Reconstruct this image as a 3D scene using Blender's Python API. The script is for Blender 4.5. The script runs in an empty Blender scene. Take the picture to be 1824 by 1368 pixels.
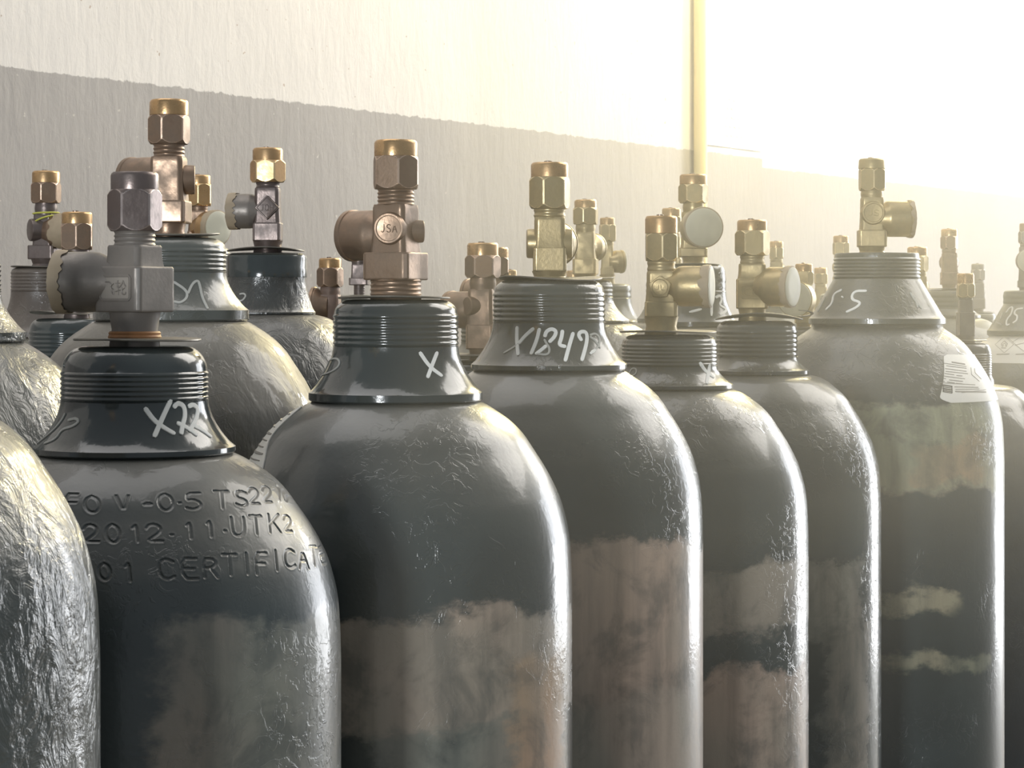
import bpy, math, random
import numpy as np
from mathutils import Vector, Matrix
PI = math.pi
random.seed(7)
sc = bpy.context.scene
COL = sc.collection
F = 4000.0                      # focal length in pixels of the 1824x1368 frame
GLARE_DENSITY = 0.088  # density of the haze volume added to imitate glare
CAMZ, HORIZON = 1.40, 540.0     # camera height (m), image row of the horizon

# ------------------------------------------------------------ camera
cam = bpy.data.cameras.new('camera'); camo = bpy.data.objects.new('camera', cam); COL.objects.link(camo)
camo.location = (0, 0, CAMZ); camo.rotation_euler = (PI/2, 0, 0)
cam.sensor_width = 36; cam.lens = F*36/1824; cam.shift_y = -(684-HORIZON)/1824
cam.clip_start = 0.05
cam.dof.use_dof = True; cam.dof.focus_distance = 1.75; cam.dof.aperture_fstop = 75
sc.camera = camo
# ------------------------------------------------------------ world, lights, exposure
sc.view_settings.view_transform = 'Standard'; sc.view_settings.look = 'None'
sc.view_settings.gamma = 1; sc.view_settings.exposure = 0.0
w = bpy.data.worlds.new('world'); sc.world = w; w.use_nodes = True
w.node_tree.nodes['Background'].inputs[0].default_value = (0.82, 0.91, 1.0, 1)
w.node_tree.nodes['Background'].inputs[1].default_value = 0.27

def area(name, loc, target, sx, sy, power, color):
    l = bpy.data.lights.new(name, 'AREA'); l.shape = 'RECTANGLE'; l.size = sx; l.size_y = sy
    l.energy = power; l.color = color
    o = bpy.data.objects.new(name, l); COL.objects.link(o); o.location = loc
    o.rotation_euler = (Vector(target)-Vector(loc)).to_track_quat('-Z', 'Y').to_euler()
    return o
area('overhead_fill', (-0.9, 2.4, 4.4), (-0.2, 2.2, 1.0), 3.0, 3.0, 48, (1.0, 0.97, 0.95))  # soft area added overhead, mirrored in the shoulders like a bright ceiling
area('doorway_light', (5.2, 7.2, 1.7), (0.3, 2.2, 1.3), 3.0, 3.4, 250, (0.96, 0.98, 1.0))
area('high_side_window', (2.7, 3.5, 4.0), (0.2, 2.0, 1.3), 2.3, 2.3, 110, (1.0, 0.95, 0.87))
area('small_rear_window', (-2.0, -4.4, 1.50), (0, 2.0, 1.4), 0.7, 0.7, 210, (0.93, 0.97, 1.0))
def point(name, loc, power, color, r):
    l = bpy.data.lights.new(name, 'POINT'); l.energy = power; l.color = color; l.shadow_soft_size = r
    o = bpy.data.objects.new(name, l); COL.objects.link(o); o.location = loc; return o
point('warm_wall_fill', (1.12, 4.86, 2.65), 85, (1.0, 0.83, 0.40), 0.15)  # unseen light added to warm the wall
point('bright_wall_fill', (2.9, 6.3, 2.7), 260, (1.0, 0.97, 0.90), 0.2)  # unseen light added to whiten the far end of the wall
# added warm spot beyond the row, lighting the haze to imitate lens glare
def spot(name, loc, target, power, color, deg, r):
    l = bpy.data.lights.new(name, 'SPOT'); l.energy = power; l.color = color; l.shadow_soft_size = r
    l.spot_size = math.radians(deg); l.spot_blend = 1.0
    o = bpy.data.objects.new(name, l); COL.objects.link(o); o.location = loc
    o.rotation_euler = (Vector(target)-Vector(loc)).to_track_quat('-Z', 'Y').to_euler(); return o
spot('glare_spot', (1.55, 5.6, 3.1), (0.25, 1.8, 1.45), 700, (1.0, 0.85, 0.46), 34, 0.15)

# ------------------------------------------------------------ node helpers
def mat(name):
    m = bpy.data.materials.new(name); m.use_nodes = True
    nt = m.node_tree; return m, nt, nt.nodes['Principled BSDF']
def N(nt, t, **kw):
    n = nt.nodes.new(t)
    for k, v in kw.items():
        if k in n.inputs: n.inputs[k].default_value = v
        else: setattr(n, k, v)
    return n
def link(nt, a, b): nt.links.new(a, b)
def mathn(nt, op, a, b=None, c=None, clamp=False):
    n = nt.nodes.new('ShaderNodeMath'); n.operation = op; n.use_clamp = clamp
    for i, v in enumerate((a, b, c)):
        if v is None: continue
        if isinstance(v, (int, float)): n.inputs[i].default_value = v
        else: nt.links.new(v, n.inputs[i])
    return n.outputs[0]
def noise(nt, vec, scale, detail=3, rough=.5, dist=0):
    n = nt.nodes.new('ShaderNodeTexNoise'); n.inputs['Scale'].default_value = scale
    n.inputs['Detail'].default_value = detail; n.inputs['Roughness'].default_value = rough
    n.inputs['Distortion'].default_value = dist
    nt.links.new(vec, n.inputs['Vector']); return n.outputs['Fac']
def mapping(nt, vec, scale=(1, 1, 1), loc=(0, 0, 0)):
    n = nt.nodes.new('ShaderNodeMapping'); n.inputs['Scale'].default_value = scale
    n.inputs['Location'].default_value = loc; nt.links.new(vec, n.inputs['Vector']); return n.outputs[0]
def ramp(nt, fac, a, b):
    n = nt.nodes.new('ShaderNodeMapRange'); n.interpolation_type = 'SMOOTHSTEP'
    nt.links.new(fac, n.inputs[0]); n.inputs[1].default_value = a; n.inputs[2].default_value = b
    return n.outputs[0]
def mixc(nt, fac, a, b):
    n = nt.nodes.new('ShaderNodeMix'); n.data_type = 'RGBA'
    if isinstance(fac, (int, float)): n.inputs[0].default_value = fac
    else: nt.links.new(fac, n.inputs[0])
    for i, v in ((6, a), (7, b)):
        if isinstance(v, tuple): n.inputs[i].default_value = (*v[:3], 1)
        else: nt.links.new(v, n.inputs[i])
    return n.outputs[2]
def bump(nt, bsdf, h, strength, distance):
    n = nt.nodes.new('ShaderNodeBump'); n.inputs['Strength'].default_value = strength
    n.inputs['Distance'].default_value = distance; nt.links.new(h, n.inputs['Height'])
    nt.links.new(n.outputs[0], bsdf.inputs['Normal'])

# paint of the cylinders. bands colour in tan stains and warm reflections: (z_top, z_bottom, strength, colour, centre_theta_deg or None, half_width_deg)
def paint_mat(name, base=(0.034, 0.043, 0.043), rough=0.22, orange=0.35, wrinkle=0.0, bands=(), seed=0.0, dust=0.25, drips=0.18):
    m, nt, b = mat(name)
    tc = N(nt, 'ShaderNodeTexCoord'); obj = mapping(nt, tc.outputs['Object'], loc=(seed, seed*1.7, 0))
    raw = tc.outputs['Object']
    sep = N(nt, 'ShaderNodeSeparateXYZ'); link(nt, raw, sep.inputs[0])
    col = mixc(nt, ramp(nt, noise(nt, obj, 14, 4), .35, .7), base, tuple(c*1.35 for c in base))
    r = None
    # thin film of dust that clings to up-facing surfaces in blotches
    geo = N(nt, 'ShaderNodeNewGeometry'); sn = N(nt, 'ShaderNodeSeparateXYZ'); link(nt, geo.outputs['Normal'], sn.inputs[0])
    up = ramp(nt, sn.outputs[2], .12, .75)
    dn = ramp(nt, noise(nt, obj, 9, 5, .6), .30, .70)
    dmask = mathn(nt, 'MULTIPLY', mathn(nt, 'MULTIPLY', up, mathn(nt, 'MULTIPLY_ADD', dn, .6, .4)), dust)
    col = mixc(nt, dmask, col, (0.24, 0.215, 0.17))
    rr = mathn(nt, 'MULTIPLY_ADD', dmask, .5, rough)
    nz = noise(nt, mapping(nt, obj, scale=(1, 1, 1.6)), 26, 5, .62)
    nlow = noise(nt, mapping(nt, obj, scale=(1, 1, .55)), 8, 3, .5)
    for (zt, zb, s, c, th, hw) in bands:
        zz = mathn(nt, 'ADD', sep.outputs[2], mathn(nt, 'MULTIPLY', mathn(nt, 'SUBTRACT', nz, .5), .045))
        zz = mathn(nt, 'ADD', zz, mathn(nt, 'MULTIPLY', mathn(nt, 'SUBTRACT', nlow, .5), .075))
        f = mathn(nt, 'MULTIPLY', ramp(nt, zz, zt+.005, zt-.005), ramp(nt, zz, zb-.005, zb+.005))
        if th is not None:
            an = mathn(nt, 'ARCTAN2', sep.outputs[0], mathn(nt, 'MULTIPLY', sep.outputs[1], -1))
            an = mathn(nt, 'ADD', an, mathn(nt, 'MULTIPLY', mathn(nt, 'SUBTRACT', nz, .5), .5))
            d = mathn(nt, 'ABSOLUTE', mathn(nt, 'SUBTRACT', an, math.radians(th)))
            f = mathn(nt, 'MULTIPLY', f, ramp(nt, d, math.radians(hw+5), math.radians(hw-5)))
        streak = ramp(nt, noise(nt, mapping(nt, obj, scale=(30, 30, 3.2)), 1.4, 4, .6), .28, .62)
        f = mathn(nt, 'MULTIPLY', f, mathn(nt, 'MULTIPLY_ADD', streak, .5, .5))
        f = mathn(nt, 'MULTIPLY', f, mathn(nt, 'MULTIPLY_ADD', ramp(nt, noise(nt, obj, 22, 5, .65, .4), .34, .56), .55, .45))
        f = mathn(nt, 'MULTIPLY', f, s)
        cc = mixc(nt, ramp(nt, nlow, .42, .60), c, (c[0]*.72, c[1]*.84, c[2]*.86))
        col = mixc(nt, f, col, cc)
        rr = mathn(nt, 'MULTIPLY_ADD', f, .22, rr)
    link(nt, col, b.inputs['Base Color']); link(nt, rr, b.inputs['Roughness'])
    b.inputs['Specular IOR Level'].default_value = .62
    b.inputs['Coat Weight'].default_value = .5; b.inputs['Coat Roughness'].default_value = .08
    h = mathn(nt, 'MULTIPLY', noise(nt, obj, 260, 2), orange*.25)
    h = mathn(nt, 'ADD', h, mathn(nt, 'MULTIPLY', noise(nt, mapping(nt, obj, scale=(1, 1, .45)), 60, 3, .55, .6), drips))
    patch = ramp(nt, noise(nt, mapping(nt, obj, loc=(3, 1, 2)), 7, 2), .48, .62)
    flake = mathn(nt, 'MULTIPLY', ramp(nt, noise(nt, obj, 95, 4, .6, 1.2), .52, .58), patch)
    h = mathn(nt, 'ADD', h, mathn(nt, 'MULTIPLY', flake, .16))
    if wrinkle:
        h = mathn(nt, 'ADD', h, mathn(nt, 'MULTIPLY', noise(nt, mapping(nt, obj, scale=(1, 1, .7)), 48, 5, .6, 1.5), wrinkle*3))
    bump(nt, b, h, .5, .0022)
    link(nt, nt.nodes['Bump'].outputs[0], b.inputs['Coat Normal'])
    return m

def metal_mat(name, col, rough, dirt=(0.12, 0.085, 0.06), dirt_amt=.5, metallic=.85, seed=0):
    m, nt, b = mat(name)
    tc = N(nt, 'ShaderNodeTexCoord'); oi = N(nt, 'ShaderNodeObjectInfo')
    v = N(nt, 'ShaderNodeVectorMath', operation='ADD'); link(nt, tc.outputs['Object'], v.inputs[0]); link(nt, oi.outputs['Location'], v.inputs[1])
    o = v.outputs[0]
    n1 = ramp(nt, noise(nt, o, 45, 4, .6), .35, .68)
    f = mathn(nt, 'MULTIPLY', n1, dirt_amt)
    link(nt, mixc(nt, f, col, dirt), b.inputs['Base Color'])
    link(nt, mathn(nt, 'MULTIPLY_ADD', f, .35, rough), b.inputs['Roughness'])
    link(nt, mathn(nt, 'MULTIPLY_ADD', f, -.55, metallic), b.inputs['Metallic'])
    bump(nt, b, noise(nt, o, 420, 3), .25, .0004)
    return m
def plain(name, col, rough=.6, metallic=0, bumpscale=0, bs=.3, bd=.0006):
    m, nt, b = mat(name); b.inputs['Base Color'].default_value = (*col, 1)
    b.inputs['Roughness'].default_value = rough; b.inputs['Metallic'].default_value = metallic
    if bumpscale:
        tc = N(nt, 'ShaderNodeTexCoord'); bump(nt, b, noise(nt, tc.outputs['Object'], bumpscale, 4), bs, bd)
        c = ramp(nt, noise(nt, tc.outputs['Object'], bumpscale*.5, 4), .3, .7)
        link(nt, mixc(nt, c, col, tuple(x*.78 for x in col)), b.inputs['Base Color'])
    return m

TAN = (0.42, 0.31, 0.24); TAN2 = (0.42, 0.37, 0.245); ORANGE_TAN = (0.45, 0.28, 0.17); GREYTAN = (0.30, 0.26, 0.21)  # band tones: stains plus reflected warm light painted into the colour
M = {}
for nm, col, ro, dc, da, me_ in (
    ('bronze', (0.31, 0.215, 0.150), .34, (0.15, 0.115, 0.085), .6, .8),
    ('machined', (0.56, 0.36, 0.18), .24, (0.30, 0.20, 0.11), .45, .9),
    ('leaden', (0.20, 0.160, 0.145), .28, (0.09, 0.08, 0.075), .5, .8),
    ('greybody', (0.235, 0.21, 0.185), .40, (0.15, 0.135, 0.12), .6, .5),
    ('mauve', (0.34, 0.25, 0.21), .38, (0.20, 0.15, 0.12), .55, .6),
    ('olive', (0.44, 0.345, 0.185), .32, (0.24, 0.20, 0.12), .5, .75)):
    M[nm] = metal_mat(nm+'_metal', col, ro, dc, da, me_)
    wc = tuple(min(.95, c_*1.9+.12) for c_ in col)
    M[nm+'_glint'] = metal_mat(nm+'_worn_edge', wc, .26, col, .35, .95)  # lighter copy of each metal, painting highlights onto corners and chamfers
M['plate'] = metal_mat('thin_steel_plate', (0.22, 0.20, 0.17), .32, (0.08, 0.075, 0.06), .5, .7)
M['tape'] = plain('tan_masking_tape', (0.40, 0.32, 0.22), .6, bumpscale=90)
M['chalk'] = plain('white_chalk_paint', (0.80, 0.80, 0.76), .7)
M['faint'] = plain('faded_chalk', (0.42, 0.42, 0.39), .7)
M['paper'] = plain('label_paper', (0.74, 0.72, 0.66), .45)
M['ink'] = plain('grey_ink', (0.30, 0.28, 0.25), .6)
M['black'] = plain('black_ink', (0.06, 0.055, 0.05), .6)
M['plaque'] = plain('pale_plaque_metal', (0.30, 0.27, 0.235), .5)
M['face'] = plain('pale_outlet_seal', (0.62, 0.60, 0.48), .5, bumpscale=60)
M['yellow'] = plain('yellow_cord', (0.55, 0.55, 0.10), .5)
M['rust'] = plain('rust_orange_seal', (0.42, 0.20, 0.08), .6, bumpscale=200)

# ------------------------------------------------------------ mesh helpers
class MB:
    def __init__(s): s.v = []; s.f = []; s.mi = []
    def add(s, vs, fs, mi=None):
        o = len(s.v); s.v += [tuple(p) for p in vs]; s.f += [tuple(i+o for i in f) for f in fs]
        s.mi += list(mi)+[0]*(len(fs)-len(mi)) if mi else [0]*len(fs); return s
    def build(s, name, m, parent=None, ang=35, loc=None, m2=None):
        me = bpy.data.meshes.new(name); me.from_pydata(s.v, [], s.f); me.update()
        me.materials.append(m)
        if m2: me.materials.append(m2); me.polygons.foreach_set('material_index', s.mi)
        me.polygons.foreach_set('use_smooth', [True]*len(me.polygons))
        if ang: me.set_sharp_from_angle(angle=math.radians(ang))
        o = bpy.data.objects.new(name, me); COL.objects.link(o); o.parent = parent
        if loc: o.location = loc
        return o
def ring_mesh(rings, closed_bottom=True, closed_top=True):
    """rings: list of lists of points, equal length"""
    n = len(rings[0]); vs = [p for r in rings for p in r]; fs = []
    for i in range(len(rings)-1):
        for j in range(n):
            k = (j+1) % n
            fs.append((i*n+j, i*n+k, (i+1)*n+k, (i+1)*n+j))
    if closed_bottom: fs.append(tuple(reversed(range(n))))
    if closed_top: fs.append(tuple((len(rings)-1)*n+j for j in range(n)))
    return vs, fs
def lathe(prof, seg=96, fn=None):
    """prof: (z, r). theta 0 looks at -Y, grows towards +X. fn(theta, z, r) -> r"""
    rings = []
    for z, r in prof:
        row = []
        for j in range(seg):
            t = 2*PI*j/seg; rr = fn(t, z, r) if fn else r
            row.append((rr*math.sin(t), -rr*math.cos(t), z))
        rings.append(row)
    return ring_mesh(rings)
def poly_r(t, rot, n, rcirc, cut=.965):
    a = rcirc*math.cos(PI/n); per = 2*PI/n
    u = ((t-rot+per/2) % per)-per/2          # u = 0 at a corner
    return min(a/math.cos(per/2-abs(u)), rcirc*cut)
def prism(z0, z1, n, rcirc, rot, chamfer, seg=144, cut=.965, cone=.9, arcs=True):
    """n-sided block with rounded vertical corners; turned (arched) chamfers at both ends"""
    hh = (z1-z0); prof = []
    for k in range(0, 15): prof.append(z0+chamfer*k/14)
    for k in range(0, 15): prof.append(z1-chamfer+chamfer*k/14)
    rings = []; edge = []
    inr = rcirc*math.cos(PI/n)*cone
    for z in prof:
        e = min(z-z0, z1-z)/chamfer
        rc = inr+(rcirc-inr)*min(e, 1)**.9 if arcs else rcirc
        sc_ = 1 if arcs else (1-.06*(1-math.sqrt(max(0, 1-(1-min(e, 1))**2))))
        row = []
        for j in range(seg):
            t = rot+2*PI*j/seg; p = poly_r(t, rot, n, rcirc, cut)*sc_; r = min(p, rc)
            row.append((r*math.sin(t), -r*math.cos(t), z))
        rings.append(row)
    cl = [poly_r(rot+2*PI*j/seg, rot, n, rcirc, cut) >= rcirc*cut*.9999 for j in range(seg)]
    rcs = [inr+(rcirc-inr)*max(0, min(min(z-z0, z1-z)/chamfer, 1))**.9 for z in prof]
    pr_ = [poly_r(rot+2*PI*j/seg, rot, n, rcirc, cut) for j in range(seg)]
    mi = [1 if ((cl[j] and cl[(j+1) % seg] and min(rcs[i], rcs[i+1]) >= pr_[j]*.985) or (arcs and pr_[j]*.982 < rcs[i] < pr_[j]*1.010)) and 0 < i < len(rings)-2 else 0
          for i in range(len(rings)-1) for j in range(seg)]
    return (*ring_mesh(rings), mi)
def xform(vf, mx):
    return ([tuple(mx @ Vector(p)) for p in vf[0]],)+tuple(vf[1:])
def side_matrix(theta, z):
    """maps local +Z to the horizontal direction theta, local +Y to up"""
    d = Vector((math.sin(theta), -math.cos(theta), 0)); up = Vector((0, 0, 1)); x = up.cross(d)
    m = Matrix(((x.x, up.x, d.x, 0), (x.y, up.y, d.y, 0), (x.z, up.z, d.z, z), (0, 0, 0, 1)))
    return m
def smooth_interp(pts, n):
    """monotone resample of (z, r) points with catmull-rom"""
    out = []
    P = [pts[0]]+list(pts)+[pts[-1]]
    for i in range(1, len(P)-2):
        p0, p1, p2, p3 = [np.array(q, float) for q in P[i-1:i+3]]
        for k in range(n):
            t = k/n
            out.append(tuple(.5*((2*p1)+(-p0+p2)*t+(2*p0-5*p1+4*p2-p3)*t*t+(-p0+3*p1-3*p2+p3)*t**3)))
    out.append(tuple(pts[-1])); return out

# ------------------------------------------------------------ stroke lettering (drawn by hand, 0..1 box, y down)
GL = {
 '0': [[(.5,0),(.85,.15),(1,.5),(.85,.85),(.5,1),(.15,.85),(0,.5),(.15,.15),(.5,0)]],
 '1': [[(.2,.2),(.6,0),(.6,1)]],
 '2': [[(0,.25),(.2,.03),(.6,0),(.95,.2),(.85,.5),(.4,.75),(0,1),(1,1)]],
 '4': [[(.7,1),(.7,0),(0,.7),(1,.7)]],
 '5': [[(.95,0),(.15,0),(.05,.45),(.5,.38),(.95,.6),(.85,.9),(.4,1),(0,.9)]],
 '-': [[(0,.6),(.5,.3),(1,.6),(0,.6)]], '.': [[(.35,.5),(.65,.5)]],
 'V': [[(0,0),(.5,1),(1,0)]], 'T': [[(0,0),(1,0)],[(.5,0),(.5,1)]],
 'S': [[(.95,.15),(.5,0),(.08,.12),(.1,.4),(.9,.6),(.95,.88),(.5,1),(.03,.85)]],
 'U': [[(0,0),(0,.7),(.2,1),(.75,1),(1,.7),(1,0)]], 'K': [[(0,0),(0,1)],[(.95,0),(.05,.55)],[(.35,.4),(1,1)]],
 'Y': [[(0,0),(.5,.5),(1,0)],[(.5,.5),(.5,1)]], 'F': [[(0,1),(0,0),(1,0)],[(0,.5),(.8,.5)]],
 'C': [[(1,.15),(.6,0),(.15,.12),(0,.5),(.15,.88),(.6,1),(1,.85)]], 'E': [[(1,0),(0,0),(0,1),(1,1)],[(0,.5),(.8,.5)]],
 'R': [[(0,1),(0,0),(.7,0),(1,.2),(.7,.48),(0,.5)],[(.5,.5),(1,1)]], 'I': [[(.5,0),(.5,1)]],
 'A': [[(0,1),(.5,0),(1,1)],[(.2,.62),(.8,.62)]], 'J': [[(.8,0),(.8,.8),(.5,1),(.1,.85)]],
 'Q': [[(.5,0),(.9,.2),(1,.5),(.85,.85),(.5,1),(.1,.8),(0,.5),(.15,.15),(.5,0)],[(.6,.7),(1,1)]],
 'H': [[(0,0),(0,1)],[(1,0),(1,1)],[(0,.5),(1,.5)]], 'L': [[(.1,0),(.1,1),(.9,1)]],
 '飞': [[(0,.08),(.66,.08),(.68,.45),(.78,.8),(1,.97),(1,.75)],[(.95,.22),(.7,.42)],[(.72,.45),(.95,.62)]],
 '轮': [[(.02,.18),(.42,.18)],[(.22,0),(.08,.45),(.44,.45)],[(.26,.32),(.26,1)],[(.02,.75),(.46,.66)],
        [(.74,0),(.62,.25),(.46,.42)],[(.74,0),(.86,.25),(1,.4)],[(.62,.45),(.62,.85),(.72,.95),(.98,.95),(.98,.8)],[(.92,.5),(.62,.68)]],
}
def ribbon(mb, pts3, nrm, hw, hh):
    """raised stroke through pts3 with surface normals nrm"""
    n = len(pts3); rings = []
    for i in range(n):
        a = pts3[max(i-1, 0)]; b = pts3[min(i+1, n-1)]; t = (b-a)
        if t.length < 1e-9: t = Vector((1, 0, 0))
        t.normalize(); s = t.cross(nrm[i]).normalized()
        k = 1.0 if 0 < i < n-1 else .55
        c = pts3[i]; e = t*(hw*.45)*(-1 if i == 0 else (1 if i == n-1 else 0))
        rings.append([c+e+s*hw*k+nrm[i]*-hh, c+e+s*hw*k*.85+nrm[i]*hh*.7, c+e+nrm[i]*hh, c+e-s*hw*k*.85+nrm[i]*hh*.7, c+e-s*hw*k+nrm[i]*-hh])
    mb.add(*ring_mesh(rings))
def subdivide(pl, step):
    out = [pl[0]]
    for a, b in zip(pl[:-1], pl[1:]):
        L = math.hypot(b[0]-a[0], b[1]-a[1]); k = max(1, int(L/step))
        for i in range(1, k+1): out.append((a[0]+(b[0]-a[0])*i/k, a[1]+(b[1]-a[1])*i/k))
    return out
def rounded(pl, it=2):
    for _ in range(it):
        if len(pl) < 3: return pl
        q = [pl[0]]
        for a, b in zip(pl[:-1], pl[1:]):
            q.append((a[0]*.75+b[0]*.25, a[1]*.75+b[1]*.25)); q.append((a[0]*.25+b[0]*.75, a[1]*.25+b[1]*.75))
        q.append(pl[-1]); pl = q
    return pl
def flat_text(mb, chars, mx, w, h, gap, hw, hh):
    """raised letters on a flat face; mx maps (x right, y up, z out)"""
    tot = len(chars)*w+(len(chars)-1)*gap; x0 = -tot/2
    nz = (mx.to_3x3() @ Vector((0, 0, 1))).normalized()
    for i, ch in enumerate(chars):
        for st in GL[ch]:
            pts = [mx @ Vector((x0+i*(w+gap)+u*w, h/2-v*h, 0)) for u, v in subdivide(rounded(st, 1), .25)]
            ribbon(mb, pts, [nz]*len(pts), hw, hh)

# ------------------------------------------------------------ one gas cylinder
CYL = {}
class Cyl:
    def __init__(c, key, px, d, yring, label, group=None, R=.1155, rr=.057, tr=.041, fl=1.0):
        c.px, c.d, c.s = px, d, F/d; c.X = (px-912)/c.s; c.D = d
        c.zr = CAMZ+(HORIZON-yring)/c.s; c.R = R; c.rr = rr; c.tr = tr
        c.root = bpy.data.objects.new('gas_cylinder', None); COL.objects.link(c.root)
        c.root.empty_display_size = .1
        c.root.location = (c.X, c.D, 0); c.root['label'] = label; c.root['category'] = 'gas cylinder'
        c.root['group'] = group or 'gas cylinders standing in rows along the wall'
        CYL[key] = c
    def z(c, y): return CAMZ+(HORIZON-y)/c.s           # height that shows at image row y
    def make_shell(c, m, stretch=1.0, stamp=None, r0=None, name='shell', lab=None):
        R = c.R; k = R/.1143; r0 = r0 or c.rr*.93
        base = [(0, r0/k), (-.004, .0605), (-.013, .0735), (-.022, .0825), (-.033, .0900), (-.044, .0970), (-.055, .1028), (-.067, .1077), (-.085, .1120), (-.103, .1136), (-.125, .1143)]
        base = [b for b in base if b[1]*k >= r0*.999 or b[0] < -.004]
        sh = smooth_interp([(c.zr+z*stretch*k, r*k) for z, r in base], 8 if not stamp else 18)
        if base[0][0] != 0: sh.insert(0, (c.zr, r0))
        prof = [(0.03, R*.80), (.012, R*.90), (.02, R*.97), (.04, R)][1:]
        prof = [(0.0, R*.86), (.008, R*.95), (.03, R)]
        n = 14
        for i in range(1, n): prof.append((.03+(sh[-1][0]-.03)*i/n, R))
        prof += sh[::-1]
        c.prof = sorted(prof)
        if stamp: mb = c.stamped(prof, stamp)
        else: mb = MB().add(*lathe(prof, 128))
        c.shell = mb.build(name, m, c.root, ang=40)
        if lab: c.shell['label'] = lab
        return c
    def rad(c, z):
        p = c.full
        return float(np.interp(z, [q[0] for q in p], [q[1] for q in p]))
    def make_neck(c, m, yt0, yt1, ytop, n=6, depth=.0007, tr=None, yrt=None, rtop=None, cone=False, ring=True):
        """threaded collar: flange ring, concave flare, wavy threads, rounded shoulder"""
        tr = tr or c.tr; zr = c.zr; zt0, zt1, zn = c.z(yt0), c.z(yt1), c.z(ytop)
        zrt = c.z(yrt) if yrt else zr+.006
        rtop = rtop or tr*.72
        pr = [(zr-.002, c.rr*.80), (zr-.0008, c.rr*.97), (zr, c.rr*.99), (zr+.0006, c.rr), (zrt-.0006, c.rr), (zrt, c.rr*.985)] if ring else [(zr-.004, c.rr)]
        H = zt0-zrt
        for i in range(1, 15):
            u = i/14
            e = (1-u) if cone else (1-u)**1.75
            pr.append((zrt+H*u, tr+(c.rr*.975-tr)*e))
        pr.append((zt0+.0004, tr*1.012))
        T = zt1-zt0; steps = n*10
        for i in range(1, steps+1):
            u = i/steps; ph = (u*n) % 1
            dd = depth*(1-abs(math.cos(PI*ph))**2.2)
            pr.append((zt0+.0004+T*u, tr-depth+dd+(.0002 if 0 < u < 1 else 0)))
        S = zn-zt1
        for i in range(1, 11):
            a = i/10*PI/2
            pr.append((zt1+.0004+S*math.sin(a), rtop+(tr-depth-rtop)*math.cos(a)))
        pr.append((zn+.0006, rtop*.9))
        o = MB().add(*lathe(pr, 128)).build('neck_collar', m, c.root, ang=38)
        c.neckprof = pr; c.ztop = zn
        c.full = sorted([p for p in c.prof if p[0] < zr-.001]+[p for p in pr if p[0] >= zr])
        return c
    def surf(c, px, py, lift=0.0):
        t = 0.0; z = c.z(py); r = c.rad(z)
        for _ in range(30):
            Y = c.D-r*math.cos(t); z = CAMZ+(HORIZON-py)*Y/F; r = .5*r+.5*c.rad(z)
            s = ((px-912)*Y/F-c.X)/r; t = .5*t+.5*math.asin(max(-.999, min(.999, s)))
        return t, z
    def pt(c, t, z, lift=0.0):
        r = c.rad(z); dz = .001; dr = (c.rad(z+dz)-c.rad(z-dz))/(2*dz)
        n = Vector((math.sin(t), -math.cos(t), -dr)).normalized()
        return Vector((r*math.sin(t), -r*math.cos(t), z))+n*lift, n
    def chalk(c, strokes, hw=.0012, m=None, o=(0, 0), k=1.0, rnd=2, name='chalk_mark'):
        mb = MB()
        for st in strokes:
            st = [(o[0]+x/k, o[1]+y/k) for x, y in st]
            pts = []; nr = []
            for x, y in subdivide(rounded(st, rnd), 4):
                t, z = c.surf(x, y); p, n = c.pt(t, z, .0003); pts.append(p); nr.append(n)
            ribbon(mb, pts, nr, hw, .0004)
        return mb.build(name, m or M['chalk'], c.root, ang=60)
    def patch(c, tl, zl, m, nt=26, nz=26, name='sticker', lift=.0007):
        """sticker: tl(v) -> (theta0, theta1), zl(v, u) -> z; v runs down, u across"""
        top = []; bot = []
        for i in range(nz+1):
            v = i/nz; a, b = tl(v)
            for j in range(nt+1):
                u = j/nt; t = a+(b-a)*u; z = zl(v, u)
                top.append(c.pt(t, z, lift)[0]); bot.append(c.pt(t, z, -.0006)[0])
        n = (nt+1)*(nz+1); vs = top+bot; fs = []
        for i in range(nz):
            for j in range(nt):
                q = (i*(nt+1)+j, (i+1)*(nt+1)+j, (i+1)*(nt+1)+j+1, i*(nt+1)+j+1)
                fs.append(q); fs.append(tuple(x+n for x in reversed(q)))
        edge = [j for j in range(nt+1)]+[(i+1)*(nt+1)-1 for i in range(1, nz+1)]+[nz*(nt+1)+j for j in range(nt-1, -1, -1)]+[i*(nt+1) for i in range(nz-1, 0, -1)]
        for a, b in zip(edge, edge[1:]+edge[:1]): fs.append((a, b, b+n, a+n))
        return MB().add(vs, fs).build(name, m, c.root, ang=50)
    def stamped(c, prof, letters):
        """shell mesh whose shoulder is dense enough to press the stamped letters into it"""
        c.full = sorted(prof)
        zlo, zhi = c.z(1050), c.z(855)
        segs = []
        for ch, x, y, wd, ht in letters:
            for st in GL[ch]:
                q = []
                for u, v in subdivide(rounded(st, 1), .3):
                    t, z = c.surf(x+(u-.5)*wd+(.5-v)*ht*-.10, y+(v-.5)*ht); q.append((t, z))
                segs += list(zip(q[:-1], q[1:]))
        A = np.array([s[0] for s in segs]); B = np.array([s[1] for s in segs])
        zs = [p for p in sorted(prof) if p[0] < zlo]
        nz = 150
        zs += [(zlo+(zhi-zlo)*i/nz, c.rad(zlo+(zhi-zlo)*i/nz)) for i in range(nz+1)]
        zs += [p for p in sorted(prof) if p[0] > zhi]
        # angular grid: fine on the camera side
        th = list(np.linspace(-.62, 1.45, 560))+list(np.linspace(1.45, 2*PI-.62, 90))[1:-1]
        th = np.array(th)
        rings = []
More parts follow.
